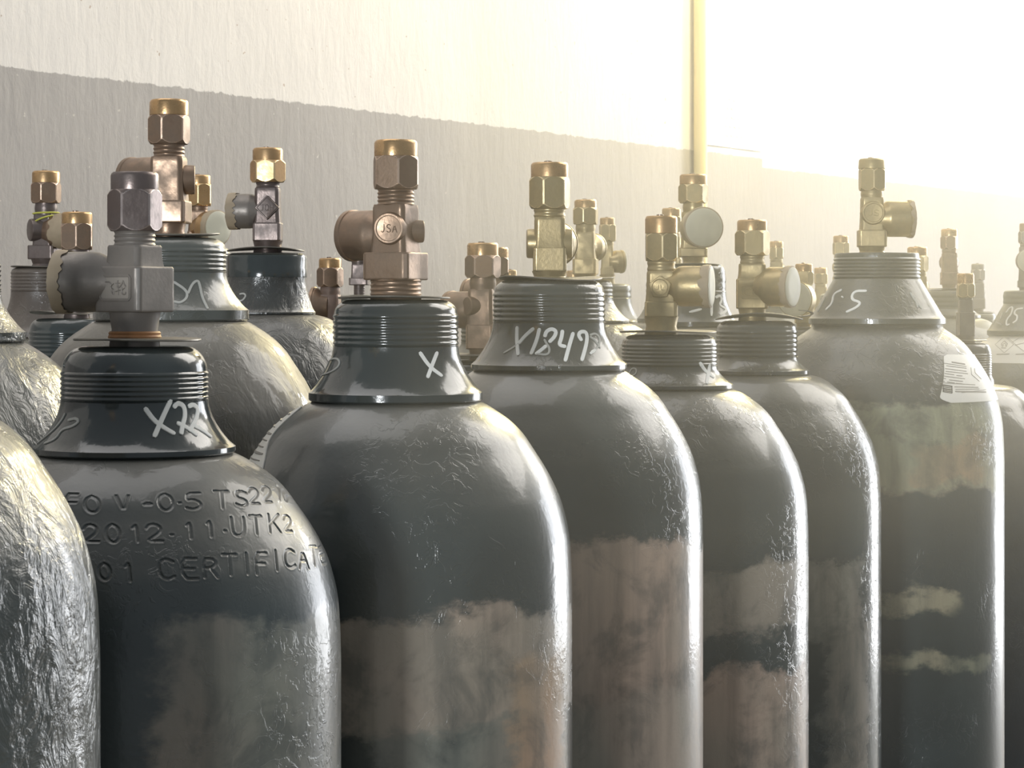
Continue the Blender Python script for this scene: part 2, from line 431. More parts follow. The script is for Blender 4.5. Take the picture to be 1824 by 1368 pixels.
        for z, r in zs:
            off = np.zeros(len(th))
            if zlo <= z <= zhi:
                dr = (c.rad(z+.001)-c.rad(z-.001))/.002; mz = math.sqrt(1+dr*dr)
                T = th[:, None]; ax, az = A[:, 0]*r, A[:, 1]*mz; bx, bz = B[:, 0]*r, B[:, 1]*mz
                px_, pz_ = T*r, z*mz
                dx, dz = bx-ax, bz-az; L = dx*dx+dz*dz+1e-12
                u = np.clip(((px_-ax)*dx+(pz_-az)*dz)/L, 0, 1)
                dist = np.sqrt((px_-ax-u*dx)**2+(pz_-az-u*dz)**2).min(axis=1)
                off = -.00075*np.clip(1-(dist/.00095)**2, 0, 1)+.00012*np.exp(-((dist-.0013)/.0005)**2)
            rings.append([((r+o)*math.sin(t), -(r+o)*math.cos(t), z) for t, o in zip(th, off)])
        return MB().add(*ring_mesh(rings))
    def plate(c, y, half, dx=0, warp=.0006, tilt=0, m=None, lab=None):
        z = c.z(y); r = half/c.s; ph = random.random()*6
        fn = lambda t, zz: zz+warp*math.sin(2*t+ph)
        rings = []
        for zz, rr in ((-.0008, .012), (-.0008, r*.985), (-.0003, r), (.0004, r*.995), (.0005, r*.6), (.0008, .012)):
            row = []
            for j in range(72):
                t = 2*PI*j/72; f = (rr/r)**2
                row.append((rr*math.sin(t)+dx/c.s, -rr*math.cos(t), z+zz+warp*f*math.sin(2*t+ph)+tilt*rr*math.sin(t)))
            rings.append(row)
        o = MB().add(*ring_mesh(rings)).build('guard_plate', m or M['plate'], c.root, ang=40)
        if lab: o['label'] = lab
        return o
    def valve(c, px, ys, hs, base=(4, 20), nut_rot=0, out=None, badge=None, mats=('bronze', 'bronze', 'machined'),
              bosses=(), threads=4, taper=0, pin=True, stem_thread=False, out_tape=None, body_n=4, grow=1.0, face=None, nutlab=None):
        """ys: rows of stem bottom, base bottom, base top, body top, neck top, nut top, cap top. hs: half widths of stem, base, body, neck, nut, cap (px)."""
        dx = (px-c.px)/c.s; z = [c.z(y) for y in ys]; h = [v/c.s for v in hs]
        z[0] = min(z[0], c.ztop-.0002); sh = Matrix.Translation((dx, 0, 0))
        mb = MB()
        # stem
        if stem_thread:
            pr = []; n = 5; H = z[1]-z[0]+.001
            for i in range(n*6+1):
                u = i/(n*6); pr.append((z[0]+H*u, h[0]*(1-.035*abs(math.cos(PI*u*n)))))
        else: pr = [(z[0], h[0]*1.0), (z[0]+(z[1]-z[0])*.25, h[0]*.97), (z[0]+(z[1]-z[0])*.5, h[0]*.9), (z[1]+.0005, h[0]*1.02)]
        mb.add(*xform(lathe(pr, 48), sh))
        nb, rb = base
        mb.add(*xform(prism(z[1], z[2], nb, h[1], math.radians(rb), min(.0016, (z[2]-z[1])*.15), cut=.93, arcs=False), sh))
        # body: block with softened corners, waisted towards the top
        H = z[3]-z[2]; rings = []
        for i in range(17):
            u = i/16; zz = z[2]-.0008+(H+.0008)*u
            e = 1+.10*(1-u)**3
            if u > .9: e *= 1-.05*((u-.9)/.1)**2
            row = []
            for j in range(96):
                t = 2*PI*j/96
                r = poly_r(t, math.radians(rb), 4, h[2]*1.13, .90) if body_n == 4 else h[2]
                row.append((r*e*math.sin(t)+dx, -r*e*math.cos(t), zz))
            rings.append(row)
        mb.add(*ring_mesh(rings))
        # threaded neck under the nut
        pr = []; H = z[4]-z[3]+.002
        for i in range(threads*8+1):
            u = i/(threads*8); pr.append((z[3]-.001+H*u, h[3]*(1-.05*abs(math.cos(PI*u*threads))**1.5)))
        mb.add(*xform(lathe(pr, 48), sh))
        for (bt, by, br, bl) in bosses:
            mx = Matrix.Translation((dx, 0, 0)) @ side_matrix(math.radians(bt), c.z(by))
            L = bl/c.s; R_ = br/c.s
            mb.add(*xform(lathe([(0, R_*1.05), (L-.0015, R_*1.0), (L-.0004, R_*.97), (L, R_*.9)], 40), mx))
        body = mb.build('valve_body', M[mats[0]], c.root, ang=32, m2=M[mats[0]+'_glint'])
        if out:
            th, yy, rr, ln = out
            mx = Matrix.Translation((dx, 0, 0)) @ side_matrix(math.radians(th), c.z(yy)); r = rr/c.s
            pr = [(0, r*.72), (h[2]*.7*grow, r*.80), (h[2]*1.0*grow, r*.97), (h[2]*1.2*grow, r), (ln-.0045, r), (ln-.004, r*1.04), (ln-.0008, r*1.04), (ln, r*.97), (ln, r*.80), (ln-.004, r*.76)]
            MB().add(*xform(lathe(pr, 56), mx)).build('outlet', M[mats[1]], body, ang=35)
            pr = [(ln-.0045, r*.5), (ln-.0045, r*.765), (ln-.0008, r*.765), (ln-.0006, r*.55), (ln-.0004, r*.2)] if not face else [(ln-.002, r*.5), (ln-.002, r*.99), (ln+.0014, r*.985), (ln+.0020, r*.93), (ln+.0021, r*.55), (ln+.0023, r*.2)]
            MB().add(*xform(lathe(pr, 48), mx)).build('outlet_plug', M[face or mats[1]], body, ang=35)
            if out_tape:
                rng = random.Random(int(px))
                jag = [rng.uniform(-1, 1) for _ in range(48)]
                rings = []
                w0 = out_tape
                for zz, q in ((ln-w0, 1.043), (ln-w0, 1.055), (ln-w0*.5, 1.07), (ln+.0006, 1.06), (ln+.0012, .98), (ln+.0012, .86), (ln+.0004, .84)):
                    row = []
                    for j in range(48):
                        t = 2*PI*j/48; k = jag[j]*.0022 if zz <= ln-w0+1e-6 else jag[(j*5) % 48]*.0003
                        row.append((r*q*math.sin(t), -r*q*math.cos(t), zz+k))
                    rings.append(row)
                MB().add(*xform(ring_mesh(rings, False, False), mx)).build('outlet_tape', M['tape'], body, ang=60)
        if badge:
            kind, bt, by, br, chars = badge; key_plaque = kind == 'plaque' and len(chars) == 2 and br > 25
            th = math.radians(bt); r = br/c.s
            if kind == 'plaque':
                dist = h[1]*math.cos(PI/4)
                mx = Matrix.Translation((dx, 0, 0)) @ side_matrix(th, c.z(by)) @ Matrix.Translation((0, 0, dist))
                mb = MB(); w_, h_ = r, r*.62
                fr = [(w_*a, h_*b) for a, b in ((-1, -.8), (-.9, -1), (.9, -1), (1, -.8), (1, .8), (.9, 1), (-.9, 1), (-1, .8), (-1, -.8))]
                pts = [mx @ Vector((x, y, 0)) for x, y in subdivide(fr, .003)]; nz_ = mx.to_3x3() @ Vector((0, 0, 1))
                ribbon(mb, pts, [nz_]*len(pts), .0009, .0007)
                if key_plaque: MB().add(*xform(([(-w_, -h_, -.001), (w_, -h_, -.001), (w_, h_, -.001), (-w_, h_, -.001), (-w_, -h_, .0002), (w_, -h_, .0002), (w_, h_, .0002), (-w_, h_, .0002)],
                    [(3, 2, 1, 0), (4, 5, 6, 7), (0, 1, 5, 4), (1, 2, 6, 5), (2, 3, 7, 6), (3, 0, 4, 7)]), mx)).build('badge_field', M['plaque'], body)
                flat_text(mb, chars, mx, w_*1.5/len(chars)*.9, h_*1.2, w_*.12, .00042, .0007)
            else:
                dist = h[2]*1.05
                mx = Matrix.Translation((dx, 0, 0)) @ side_matrix(th, c.z(by))
                mb = MB(); L = dist
                if kind == 'disc':
                    mb.add(*xform(lathe([(0, r*1.12), (L*.86, r*1.12), (L, r*1.02), (L+.0008, r), (L+.0008, r*.88), (L, r*.84), (L-.0003, r*.3)], 56), mx))
                elif kind == 'diamond':
                    mb.add(*xform(prism(0, L, 4, r*1.05, 0, .0008, cut=.98, arcs=False), mx))
                    fr = [(0, r*.9), (r*.85, 0), (0, -r*.9), (-r*.85, 0), (0, r*.9)]
                    m2 = mx @ Matrix.Translation((0, 0, L)); nz_ = m2.to_3x3() @ Vector((0, 0, 1))
                    pts = [m2 @ Vector((x, y, 0)) for x, y in fr]; ribbon(mb, pts, [nz_]*5, .0005, .0005)
                elif kind == 'shield':
                    mb.add(*xform(prism(0, L, 5, r*1.25, PI, .0008, cut=.95, arcs=False), mx))
                    m2 = mx @ Matrix.Translation((0, 0, L)); nz_ = m2.to_3x3() @ Vector((0, 0, 1))
                    pts = [m2 @ Vector((r*.82*math.cos(a*PI/16), r*.82*math.sin(a*PI/16), 0)) for a in range(33)]
                    ribbon(mb, pts, [nz_]*33, .0004, .0005)
                flat_text(mb, chars, mx @ Matrix.Translation((0, 0, L)), r*.9/len(chars), r*.55, r*.12, .0003, .0004)
            mb.build('badge', M[mats[0]], body, ang=35)
        # hexagonal packing nut and turned cap
        nm_ = mats[3] if len(mats) > 3 else mats[1]; nut = MB().add(*xform(prism(z[4], z[5], 6, h[4], math.radians(nut_rot), min(.0036, (z[5]-z[4])*.22), cut=.975, cone=.985), sh)).build('packing_nut', M[nm_], c.root, ang=22, m2=M[nm_+'_glint'])
        if nutlab: nut['label'] = nutlab
        H = z[6]-z[5]
        pr = [(z[5]-.0006, h[5]*.95), (z[5]-.0002, h[5]), (z[5]+H*.80, h[5]*(1-taper)), (z[6]-H*.08, h[5]*(.965-taper)), (z[6], h[5]*(.90-taper)), (z[6], h[5]*.5), (z[6]-.001, h[5]*.42)]
        MB().add(*xform(lathe(pr, 64), sh)).build('nut_cap', M[mats[2]], nut, ang=40)
        if pin:
            pr = [(z[6]-.002, h[5]*.22), (z[6]+.0012, h[5]*.22), (z[6]+.0016, h[5]*.15)]
            MB().add(*xform(lathe(pr, 20), Matrix.Translation((dx-h[5]*.08, 0, 0)))).build('spindle', M['leaden'], nut, ang=30)
        return body

def zoomed(ox, oy, k): return dict(o=(ox, oy), k=k)
P = {}
P['plain'] = paint_mat('dark_grey_paint', seed=1.0)
P['wrink'] = paint_mat('wrinkled_grey_paint', base=(.05, .056, .052), rough=.24, wrinkle=.85, seed=2.3, dust=.5, drips=.7)
P['wrink2'] = paint_mat('coarse_wrinkled_grey_paint', base=(.05, .056, .052), rough=.28, wrinkle=.9, seed=6.3, dust=.5, drips=.7,
                        bands=((1.13-.01, .0, .8, TAN, None, 0),))
P['neck'] = paint_mat('glossy_dark_neck_paint', base=(.030, .037, .036), rough=.14, orange=.3, drips=.22, seed=4.1, dust=.08)
P['neckdusty'] = paint_mat('dusty_neck_paint', base=(.050, .055, .048), rough=.17, drips=.2, seed=5.2, dust=.25)
P['brownneck'] = paint_mat('brown_dusty_neck_paint', base=(.085, .068, .055), rough=.40, drips=.2, seed=9.2, dust=.3)
P['far'] = paint_mat('olive_grey_paint', base=(.075, .078, .062), rough=.34, drips=.4, seed=8.2, dust=.3)
P['blue'] = paint_mat('blue_black_paint', base=(.028, .036, .045), rough=.18, drips=.5, seed=3.2, dust=.12)

# ============================================================ the setting
WD, TN = 3.3, .641           # the wall crosses the frame's left edge at depth 3.3 m and runs off at 32.7 degrees
def wall_pt(D, off=0.0):
    L = math.hypot(TN, 1); return Vector((-.752+TN*(D-WD)-off/L, D+off*TN/L, 0))
def slab(name, D0, D1, off, z0, z1, th, m, n=1):
    a, b = wall_pt(D0, off), wall_pt(D1, off); L = math.hypot(TN, 1)
    nn = Vector((-1/L, TN/L, 0))*th
    vs = [(p.x, p.y, z) for z in (z0, z1) for p in (a, b, b+nn, a+nn)]
    fs = [(0, 1, 5, 4), (1, 2, 6, 5), (2, 3, 7, 6), (3, 0, 4, 7), (4, 5, 6, 7), (3, 2, 1, 0)]
    return MB().add(vs, fs).build(name, m, None, ang=30)
def wall_material():
    m, nt, b = mat('two_tone_plaster')
    tc = N(nt, 'ShaderNodeTexCoord'); o = tc.outputs['Object']
    sep = N(nt, 'ShaderNodeSeparateXYZ'); link(nt, o, sep.inputs[0])
    e = mathn(nt, 'MULTIPLY', mathn(nt, 'SUBTRACT', noise(nt, o, 30, 6, .75), .5), .020)
    f = ramp(nt, mathn(nt, 'ADD', sep.outputs[2], e), 1.747, 1.7495)
    st = noise(nt, mapping(nt, o, scale=(9, 9, 1.1)), 5, 5, .62)
    bl = noise(nt, o, 1.7, 5, .6)
    lo = mixc(nt, ramp(nt, bl, .3, .7), (0.300, 0.278, 0.262), (0.345, 0.322, 0.305))
    lo = mixc(nt, mathn(nt, 'MULTIPLY', ramp(nt, st, .55, .8), .22), lo, (0.27, 0.25, 0.225))
    hi = mixc(nt, ramp(nt, bl, .3, .7), (0.61, 0.575, 0.54), (0.67, 0.635, 0.60))
    sp = ramp(nt, noise(nt, o, 75, 2, .5), .725, .76)
    hi = mixc(nt, sp, hi, (0.42, 0.34, 0.28)); lo = mixc(nt, mathn(nt, 'MULTIPLY', sp, .6), lo, (.55, .5, .45))
    link(nt, mixc(nt, f, lo, hi), b.inputs['Base Color'])
    b.inputs['Roughness'].default_value = .62
    h = mathn(nt, 'ADD', mathn(nt, 'MULTIPLY', st, .5), mathn(nt, 'MULTIPLY', noise(nt, mapping(nt, o, scale=(1, 1, .45)), 30, 6, .65, .3), 1.0))
    bump(nt, b, h, .45, .0045)
    return m
WM = wall_material()
DC = 5.414
for nm, a, b_, off in (('wall_left', .2, DC, 0.0), ('wall_right', DC-.15, 10.5, .157)):
    o = slab(nm, a, b_, off, 0, 3.6, .12 if off else .277, WM); o['kind'] = 'structure'
m, nt, b = mat('concrete_floor')
tc = N(nt, 'ShaderNodeTexCoord')
link(nt, mixc(nt, ramp(nt, noise(nt, tc.outputs['Object'], 6, 6), .3, .7), (.20, .19, .17), (.30, .28, .25)), b.inputs['Base Color'])
b.inputs['Roughness'].default_value = .7; bump(nt, b, noise(nt, tc.outputs['Object'], 60, 4), .4, .004)
o = MB().add([(-4, -5, -.1), (9, -5, -.1), (9, 13, -.1), (-4, 13, -.1), (-4, -5, 0), (9, -5, 0), (9, 13, 0), (-4, 13, 0)],
             [(3, 2, 1, 0), (4, 5, 6, 7), (0, 1, 5, 4), (1, 2, 6, 5), (2, 3, 7, 6), (3, 0, 4, 7)]).build('floor', m, None); o['kind'] = 'structure'

def tagged(o, label, cat, group=None):
    o['label'] = label; o['category'] = cat
    if group: o['group'] = group
    return o
# conduit pipe clipped to the wall
PD = 5.12
pp = wall_pt(PD, -.017)
proot = bpy.data.objects.new('conduit_pipe', None); COL.objects.link(proot); proot.location = (pp.x, pp.y, 0)
tagged(proot, 'thin yellow vertical pipe running down the wall beside the white notice', 'pipe')
PM = plain('yellow_pipe_paint', (.80, .66, .34), .5)
MB().add(*lathe([(0.0, .0155), (3.6, .0155)], 32)).build('pipe', PM, proot)
for zz in (.6, 1.25, 2.55, 3.3):
    MB().add(*lathe([(zz, .0165), (zz+.002, .0175), (zz+.018, .0175), (zz+.02, .0165)], 32)).build('pipe_clip', M['plate'], proot)
# white notice on the wall
def notice():
    a, b_ = wall_pt(5.17, -.0005), wall_pt(5.405, -.0005); L = math.hypot(TN, 1); nn = Vector((1/L, -TN/L, 0))*.003
    vs = []; nx = 8
    for i in range(nx+1):
        p = a.lerp(b_, i/nx)+nn*(1+.35*math.sin(i*1.3)); q = a.lerp(b_, i/nx)
        for r_ in (p, q):
            for z in (1.765, 1.898): vs.append((r_.x, r_.y, z))
    fs = []
    for i in range(nx):
        k = i*4; fs += [(k, k+4, k+5, k+1), (k+3, k+7, k+6, k+2), (k+1, k+5, k+7, k+3), (k+2, k+6, k+4, k)]
    fs += [(0, 1, 3, 2), (nx*4+2, nx*4+3, nx*4+1, nx*4)]
    o = MB().add(vs, fs).build('wall_notice', plain('white_notice_paper', (.92, .92, .90), .6))
    tagged(o, 'blank-looking white paper notice stuck on the wall right of the yellow pipe', 'notice')
    d = (b_-a).normalized(); mb = MB()
    for r_ in range(5):
        z = 1.875-r_*.021; x0 = .03; 
        while x0 < .22-.02*(r_ % 2):
            w_ = random.uniform(.012, .03)
            p0 = a+d*x0+nn*1.40; p1 = a+d*(x0+w_)+nn*1.40
            mb.add([(p0.x, p0.y, z), (p1.x, p1.y, z), (p1.x, p1.y, z+.006), (p0.x, p0.y, z+.006)], [(0, 1, 2, 3)]); x0 += w_+.008
    mb.build('faded_print', plain('faded_notice_print', (.74, .74, .70), .7), o, ang=0)
notice()

# ============================================================ the cylinders
def std(c, m='plain', neck='neck', yt=(0, 0, 0), n=6, **kw):
    c.make_shell(P[m] if isinstance(m, str) else m); c.make_neck(P[neck], *yt, n=n, **kw); return c

# ---- front row, left to right
c = Cyl('edge_low', 912-.308*F/1.04, 1.04, 716, 'nearest cylinder in the bottom left corner with a wrinkled shiny grey shoulder')
c.make_shell(P['wrink2']); c.make_neck(P['neck'], 610, 560, 520)
c.valve(c.px, (520, 430, 330, 230, 200, 130, 90), (55, 75, 55, 42, 58, 50), mats=('leaden', 'leaden', 'leaden'))

stampl = [('F', 129, 895, 22, 30), ('0', 164, 899, 28, 30), ('V', 219, 898, 22, 30), ('-', 264, 898, 15, 12), ('0', 295, 895, 27, 30), ('.', 320, 896, 10, 8),
  ('5', 345, 893, 28, 29), ('T', 395, 890, 25, 30), ('S', 430, 888, 21, 28), ('2', 452, 883, 18, 28), ('2', 475, 880, 16, 28), ('1', 496, 877, 9, 26), ('0', 508, 880, 9, 26),
  ('2', 162, 950, 25, 30), ('0', 201, 951, 26, 33), ('1', 242, 950, 18, 30), ('2', 275, 949, 27, 30), ('.', 306, 953, 10, 8), ('1', 338, 945, 15, 28), ('1', 374, 942, 14, 28),
  ('.', 401, 946, 9, 8), ('U', 424, 938, 22, 32), ('T', 456, 935, 21, 32), ('K', 489, 932, 19, 32), ('2', 512, 932, 14, 28),
  ('0', 186, 1019, 22, 30), ('1', 229, 1019, 16, 32), ('C', 296, 1014, 27, 37), ('E', 338, 1013, 26, 36), ('R', 375, 1012, 23, 33), ('T', 410, 1006, 25, 36),
  ('I', 440, 1004, 10, 36), ('F', 466, 1004, 20, 37), ('I', 492, 998, 8, 35), ('C', 516, 995, 18, 34), ('A', 540, 995, 17, 34), ('T', 559, 990, 12, 34), ('E', 574, 988, 8, 32)]
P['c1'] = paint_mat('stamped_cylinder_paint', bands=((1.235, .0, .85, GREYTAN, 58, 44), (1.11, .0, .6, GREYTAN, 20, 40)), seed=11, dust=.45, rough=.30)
c = Cyl('x22', 240, 1.26, 805, 'dark grey cylinder chalked X22 with stamped CERTIFICATE lettering on its shoulder', rr=.0562)
c.make_shell(P['c1'], stretch=.92, stamp=stampl); c.make_neck(P['neck'], 713, 662, 618, n=6, yrt=793, rtop=.028)
c.plate(604, 113, dx=5, warp=.0004)
c.valve(240, (600, 556, 475, 437, 412, 338, 307), (45, 74, 47, 37, 49.5, 42.5), base=(4, 14), nut_rot=-19, out=(-100, 502, 54, .0445), out_tape=.0065, grow=1.38,
        badge=('plaque', -31, 513, 34, '飞轮'), mats=('greybody', 'greybody', 'leaden', 'leaden'), pin=False)
MB().add(*lathe([(c.z(603), .0145), (c.z(600), .0150), (c.z(596), .0143), (c.z(593), .0147), (c.z(590), .0138)], 48)).build('stem_seal', M['rust'], c.root)
c.chalk([[(1035,1110),(1100,1200),(1170,1250),(1240,1290)],[(1215,1055),(1160,1170),(1100,1310)],
         [(1240,1100),(1265,1070),(1310,1090),(1320,1160),(1300,1230),(1290,1290)],[(1265,1215),(1340,1250),(1400,1300)],
         [(1345,1095),(1375,1080),(1410,1110),(1400,1180),(1350,1270)],[(1385,1235),(1440,1265),(1500,1310)]], hw=.0014, o=(0, 450), k=4)
c.chalk([[(270,1360),(380,1270),(440,1200),(465,1150)],[(320,1360),(400,1330),(440,1260),(520,1240),(565,1205),(545,1180),(490,1195)]], hw=.0009, o=(0, 450), k=4, m=M['faint'])

P['c2'] = paint_mat('banded_paint_orange_sheen', bands=((1.213, 1.148, 1.0, TAN, 14, 70), (1.150, .0, .75, GREYTAN, 30, 34), (1.185, .0, .9, ORANGE_TAN, 56, 14)), seed=21, dust=.32)
c = Cyl('x7', 705, 1.47, 712, 'grey cylinder with glossy black neck and a round-badged bronze valve, with brown stains and reflections lower down')
c.make_shell(P['c2']); c.make_neck(P['neck'], 617, 560, 535, n=6, yrt=697)
c.plate(529, 100, dx=-3, warp=.0005)
c.valve(705, (528, 499, 450, 365, 337, 278, 250), (46, 64, 41, 33, 44, 38.5), base=(4, 20), nut_rot=9, out=(-128, 418, 45, .040), stem_thread=True,
        badge=('disc', -14, 408, 26, 'JSA'), bosses=((100, 412, 20, 50),), mats=('bronze', 'bronze', 'machined'), pin=False, threads=5)
c.chalk([[(1270,650),(1330,740),(1410,800)],[(1380,650),(1345,740),(1320,810)]], hw=.0013, o=(400, 450), k=3.648)
c.chalk([[(590,860),(620,800),(690,780),(745,740),(750,700),(720,685),(680,700),(640,760),(600,850)]], hw=.0007, o=(400, 450), k=3.648, m=M['faint'])
tA, zA = c.surf(533, 729); tB, zB = c.surf(474, 835)
c.patch(lambda v: (math.radians(-118), tA+(tB-tA)*v+.05*math.sin(v*9)*(1-v)), lambda v, u: c.z(724)+(c.z(838)-c.z(724))*v-.004*(1-u), M['paper'])['label'] = 'curling white paper sticker with rows of print'
mb = MB()
for i in range(9):
    v = .12+i*.095; t1 = tA+(tB-tA)*v-.05; z0 = c.z(724)+(c.z(838)-c.z(724))*v
    q = [c.pt(t1-.5*k/6-.02*(i % 3), z0, .0010) for k in range(7)]
    ribbon(mb, [a for a, _ in q], [n_ for _, n_ in q], .00045 if i % 3 else .0009, .0002)
mb.build('sticker_print', M['ink'], c.root)

P['c4'] = paint_mat('banded_paint_brown_sheen', bands=((1.222, .0, .95, TAN, 0, 180), (1.12, .0, .6, GREYTAN, 30, 60)), seed=31, dust=.34)
c = Cyl('x18498', 978, 1.69, 657, 'grey cylinder chalked X18498 on its neck', rr=.0588, tr=.0422)
c.make_shell(P['c4']); c.make_neck(P['neckdusty'], 575, 522, 500, n=6, yrt=647)
c.plate(496, 92, dx=3, warp=.0016)
c.valve(979, (497, 484, 440, 387, 372, 315, 290), (31, 42, 34, 28.5, 38, 33.5), base=(4, 45), nut_rot=-18, out=(172, 432, 40, .038),
        bosses=((-88, 434, 26, 41), (88, 434, 26, 41)), mats=('olive', 'olive', 'machined'), threads=2)
c.chalk([[(555,625),(550,760),(565,925)],[(730,640),(640,720),(575,800)],[(795,645),(770,760),(705,915)],
  [(855,725),(870,670),(930,640),(980,670),(960,730),(905,785)],[(865,830),(820,870),(760,915)],
  [(1045,665),(1035,740),(1005,820),(1075,835)],[(1160,690),(1120,820),(1075,990)],
  [(1250,765),(1215,710),(1245,670),(1310,680),(1310,790),(1255,985)],[(1400,870),(1350,910)]], hw=.0015, o=(830, 480), k=6.08)
c.chalk([[(575,800),(510,850),(415,905)],[(850,760),(870,800),(910,860),(890,930),(760,915)],[(1345,710),(1400,690),(1450,740),(1440,820),(1400,870)],[(1345,730),(1400,770),(1450,850)]],
        hw=.0009, o=(830, 480), k=6.08, m=M['faint'])

P['c5'] = paint_mat('banded_paint_taupe_sheen', bands=((1.185, 1.13, .9, GREYTAN, 10, 75), (1.10, .0, .9, TAN, 30, 50)), seed=41, dust=.34)
c = Cyl('x_small', 1192, 1.90, 691, 'grey cylinder with a chalked X, its valve badged with a shield and outlet facing right', rr=.0540, tr=.0405, R=.117)
c.make_shell(P['c5']); c.make_neck(P['neckdusty'], 652, 612, 597, n=6, yrt=683)
c.plate(590, 86, dx=-2, warp=.0008)
c.valve(1178, (590, 565, 537, 483, 465, 415, 385), (30, 41, 32, 25.5, 32, 29), base=(4, 40), nut_rot=0, out=(76, 510, 36, .0415), out_tape=.006, face='face',
        badge=('shield', -8, 512, 17, 'JL'), mats=('olive', 'olive', 'machined'), threads=2)
c.chalk([[(675,400),(700,440),(740,470)],[(722,410),(708,500)]], hw=.0018, o=(1000, 500), k=2.735)
c.chalk([[(330,455),(345,425),(368,430),(365,455),(340,468)]], hw=.0008, o=(1000, 500), k=2.735, m=M['faint'])

P['c6'] = paint_mat('banded_paint_grey_sheen', bands=((1.165, 1.10, .9, GREYTAN, -10, 60), (1.10, .85, .7, GREYTAN, 40, 14)), seed=51, dust=.36)
c = Cyl('tagged', 1348, 2.13, 666, 'grey cylinder with a bent curling plate and wide pale outlet, left of the tallest', rr=.0500, tr=.0385, R=.1166)
c.make_shell(P['c6']); c.make_neck(P['neckdusty'], 636, 588, 572, n=6, yrt=658)
c.plate(563, 78, dx=4, warp=.0030)
c.valve(1340, (566, 550, 497, 470, 455, 411, 392), (25, 40, 30, 22, 32, 27), base=(4, 38), nut_rot=30, out=(61, 511, 35, .040), out_tape=.005, face='face',
        badge=('plaque', -7, 520, 18, 'CH'), mats=('olive', 'olive', 'machined'), threads=2)
zt = c.z(565)
mb = MB(); rings = []
for i in range(15):
    a = -PI*.5+PI*i/14
    cx, cz = .040+.0075*math.cos(a)*1.6, zt+.0005+.0032+.0032*math.sin(a)*1.0
    rings.append([(cx, -.016, cz), (cx, .006, cz), (cx-.0008*math.cos(a), .006, cz-.0008*math.sin(a)), (cx-.0008*math.cos(a), -.016, cz-.0008*math.sin(a))])
mb.add(*ring_mesh(rings)); mb.build('folded_plate_tab', M['plate'], c.root)

P['c7'] = paint_mat('patchy_tall_cylinder_paint', bands=((1.307, 1.213, 1.0, TAN2, 22, 60), (1.262, 1.222, .9, ORANGE_TAN, 26, 20), (1.108, 1.092, .75, TAN2, 2, 26), (1.048, 1.036, .6, TAN2, 10, 40)), seed=61, dust=.50, rough=.30)
c = Cyl('tall', 1562, 2.36, 577, 'tallest grey cylinder at the right with a white barcode sticker and chalked 15.5', R=.1310, rr=.0712, tr=.0452)
c.make_shell(P['c7']); c.make_neck(P['far'], 497, 460, 452, n=6, yrt=566, depth=.0013, rtop=.043, cone=True)
c.valve(1553, (455, 440, 410, 352, 340, 300, 283), (24, 36, 25, 20, 25.5, 24), base=(4, 40), nut_rot=0, out=(93, 390, 32, .0425), out_tape=.0035,
        badge=('disc', -3, 380, 19, 'JS'), mats=('olive', 'olive', 'olive'), threads=1, taper=.04)
c.chalk([[(545,45),(505,65),(500,110),(470,140)],[(665,50),(605,50),(590,92),(640,105),(620,130),(570,152)],[(547,78),(552,82)]], hw=.0015, o=(1300, 500), k=2.737)
c.chalk([[(465,85),(430,150)],[(880,60),(900,95),(935,135)],[(905,90),(915,130)]], hw=.0014, o=(1300, 500), k=2.737, m=M['faint'])
t0, z0 = c.surf(1680, 632); t1, z1 = c.surf(1669, 712)
def st_l(v):
    a = t0+(t1-t0)*v
    if v > .86: a += .13*((v-.86)/.14)**2
    if v < .05: a += .05*(1-v/.05)**2
    return a, math.radians(112)
c.patch(st_l, lambda v, u: z0+(z1-.0035-z0)*v-.0025*u*(1-v), M['paper'], 40, 30)['label'] = 'white barcode sticker with grey print'
mb = MB()
zz_ = zoomed(1650, 610, 10.95)
def onlabel(pl, hw, lift=.0009):
    q = []
    for x, y in subdivide(pl, 3):
        t, z = c.surf(1650+x/10.95, 610+y/10.95); q.append(c.pt(t, z, lift))
    ribbon(mb, [a for a, _ in q], [n_ for _, n_ in q], hw, .00015)
for (x0, y0, x1, y1, h_) in ((490,390,740,430,.0008),(330,410,770,475,.0003),(380,460,770,510,.00035),(360,515,770,570,.00035),(370,570,800,615,.00035),(350,610,530,635,.00035),(580,650,690,660,.0004),
    (330,660,740,715,.00035),(330,705,370,712,.0004),(440,735,700,765,.0004),(320,765,350,770,.0004),(400,775,540,795,.0004),(570,800,690,812,.0004),(250,790,940,830,.0003),
    (540,870,1000,880,.0004),(560,920,1020,912,.0003),(560,960,1150,970,.0007),(680,985,1150,925,.0002)):
    onlabel([(x0, y0), (x1, y1)], h_)
mb.build('sticker_print', M['ink'], c.root); mb = MB()
for (y0, h_) in ((835, .0007), (870, .0004), (905, .0007), (940, .0005), (965, .0004)):
    onlabel([(312, y0), (495, y0+28)], h_)
onlabel([(318, 840), (328, 965)], .0004); onlabel([(490, 870), (497, 985)], .0003)
mb.build('barcode', M['black'], c.root); mb = MB()
onlabel([(860, 500), (870, 630), (1020, 760)], .0003); onlabel([(930, 510), (940, 600), (1060, 720)], .0003)
mb.build('printed_diamond', M['ink'], c.root)

c = Cyl('blue', 1722, 2.95, 684, 'blue-black cylinder at the right edge with a fine-threaded bare neck, right of the tallest one', rr=.036, tr=.0325)
c.make_shell(P['blue'], r0=.0345); c.make_neck(P['blue'], 668, 630, 612, n=9, ring=False)
c.plate(606, 36, warp=.0003)
c.valve(1720, (606, 598, 556, 534, 530, 505, 487), (17, 21, 15, 12.5, 17.5, 15), base=(4, 43), nut_rot=0, mats=('greybody', 'olive', 'machined'), threads=1, pin=False)

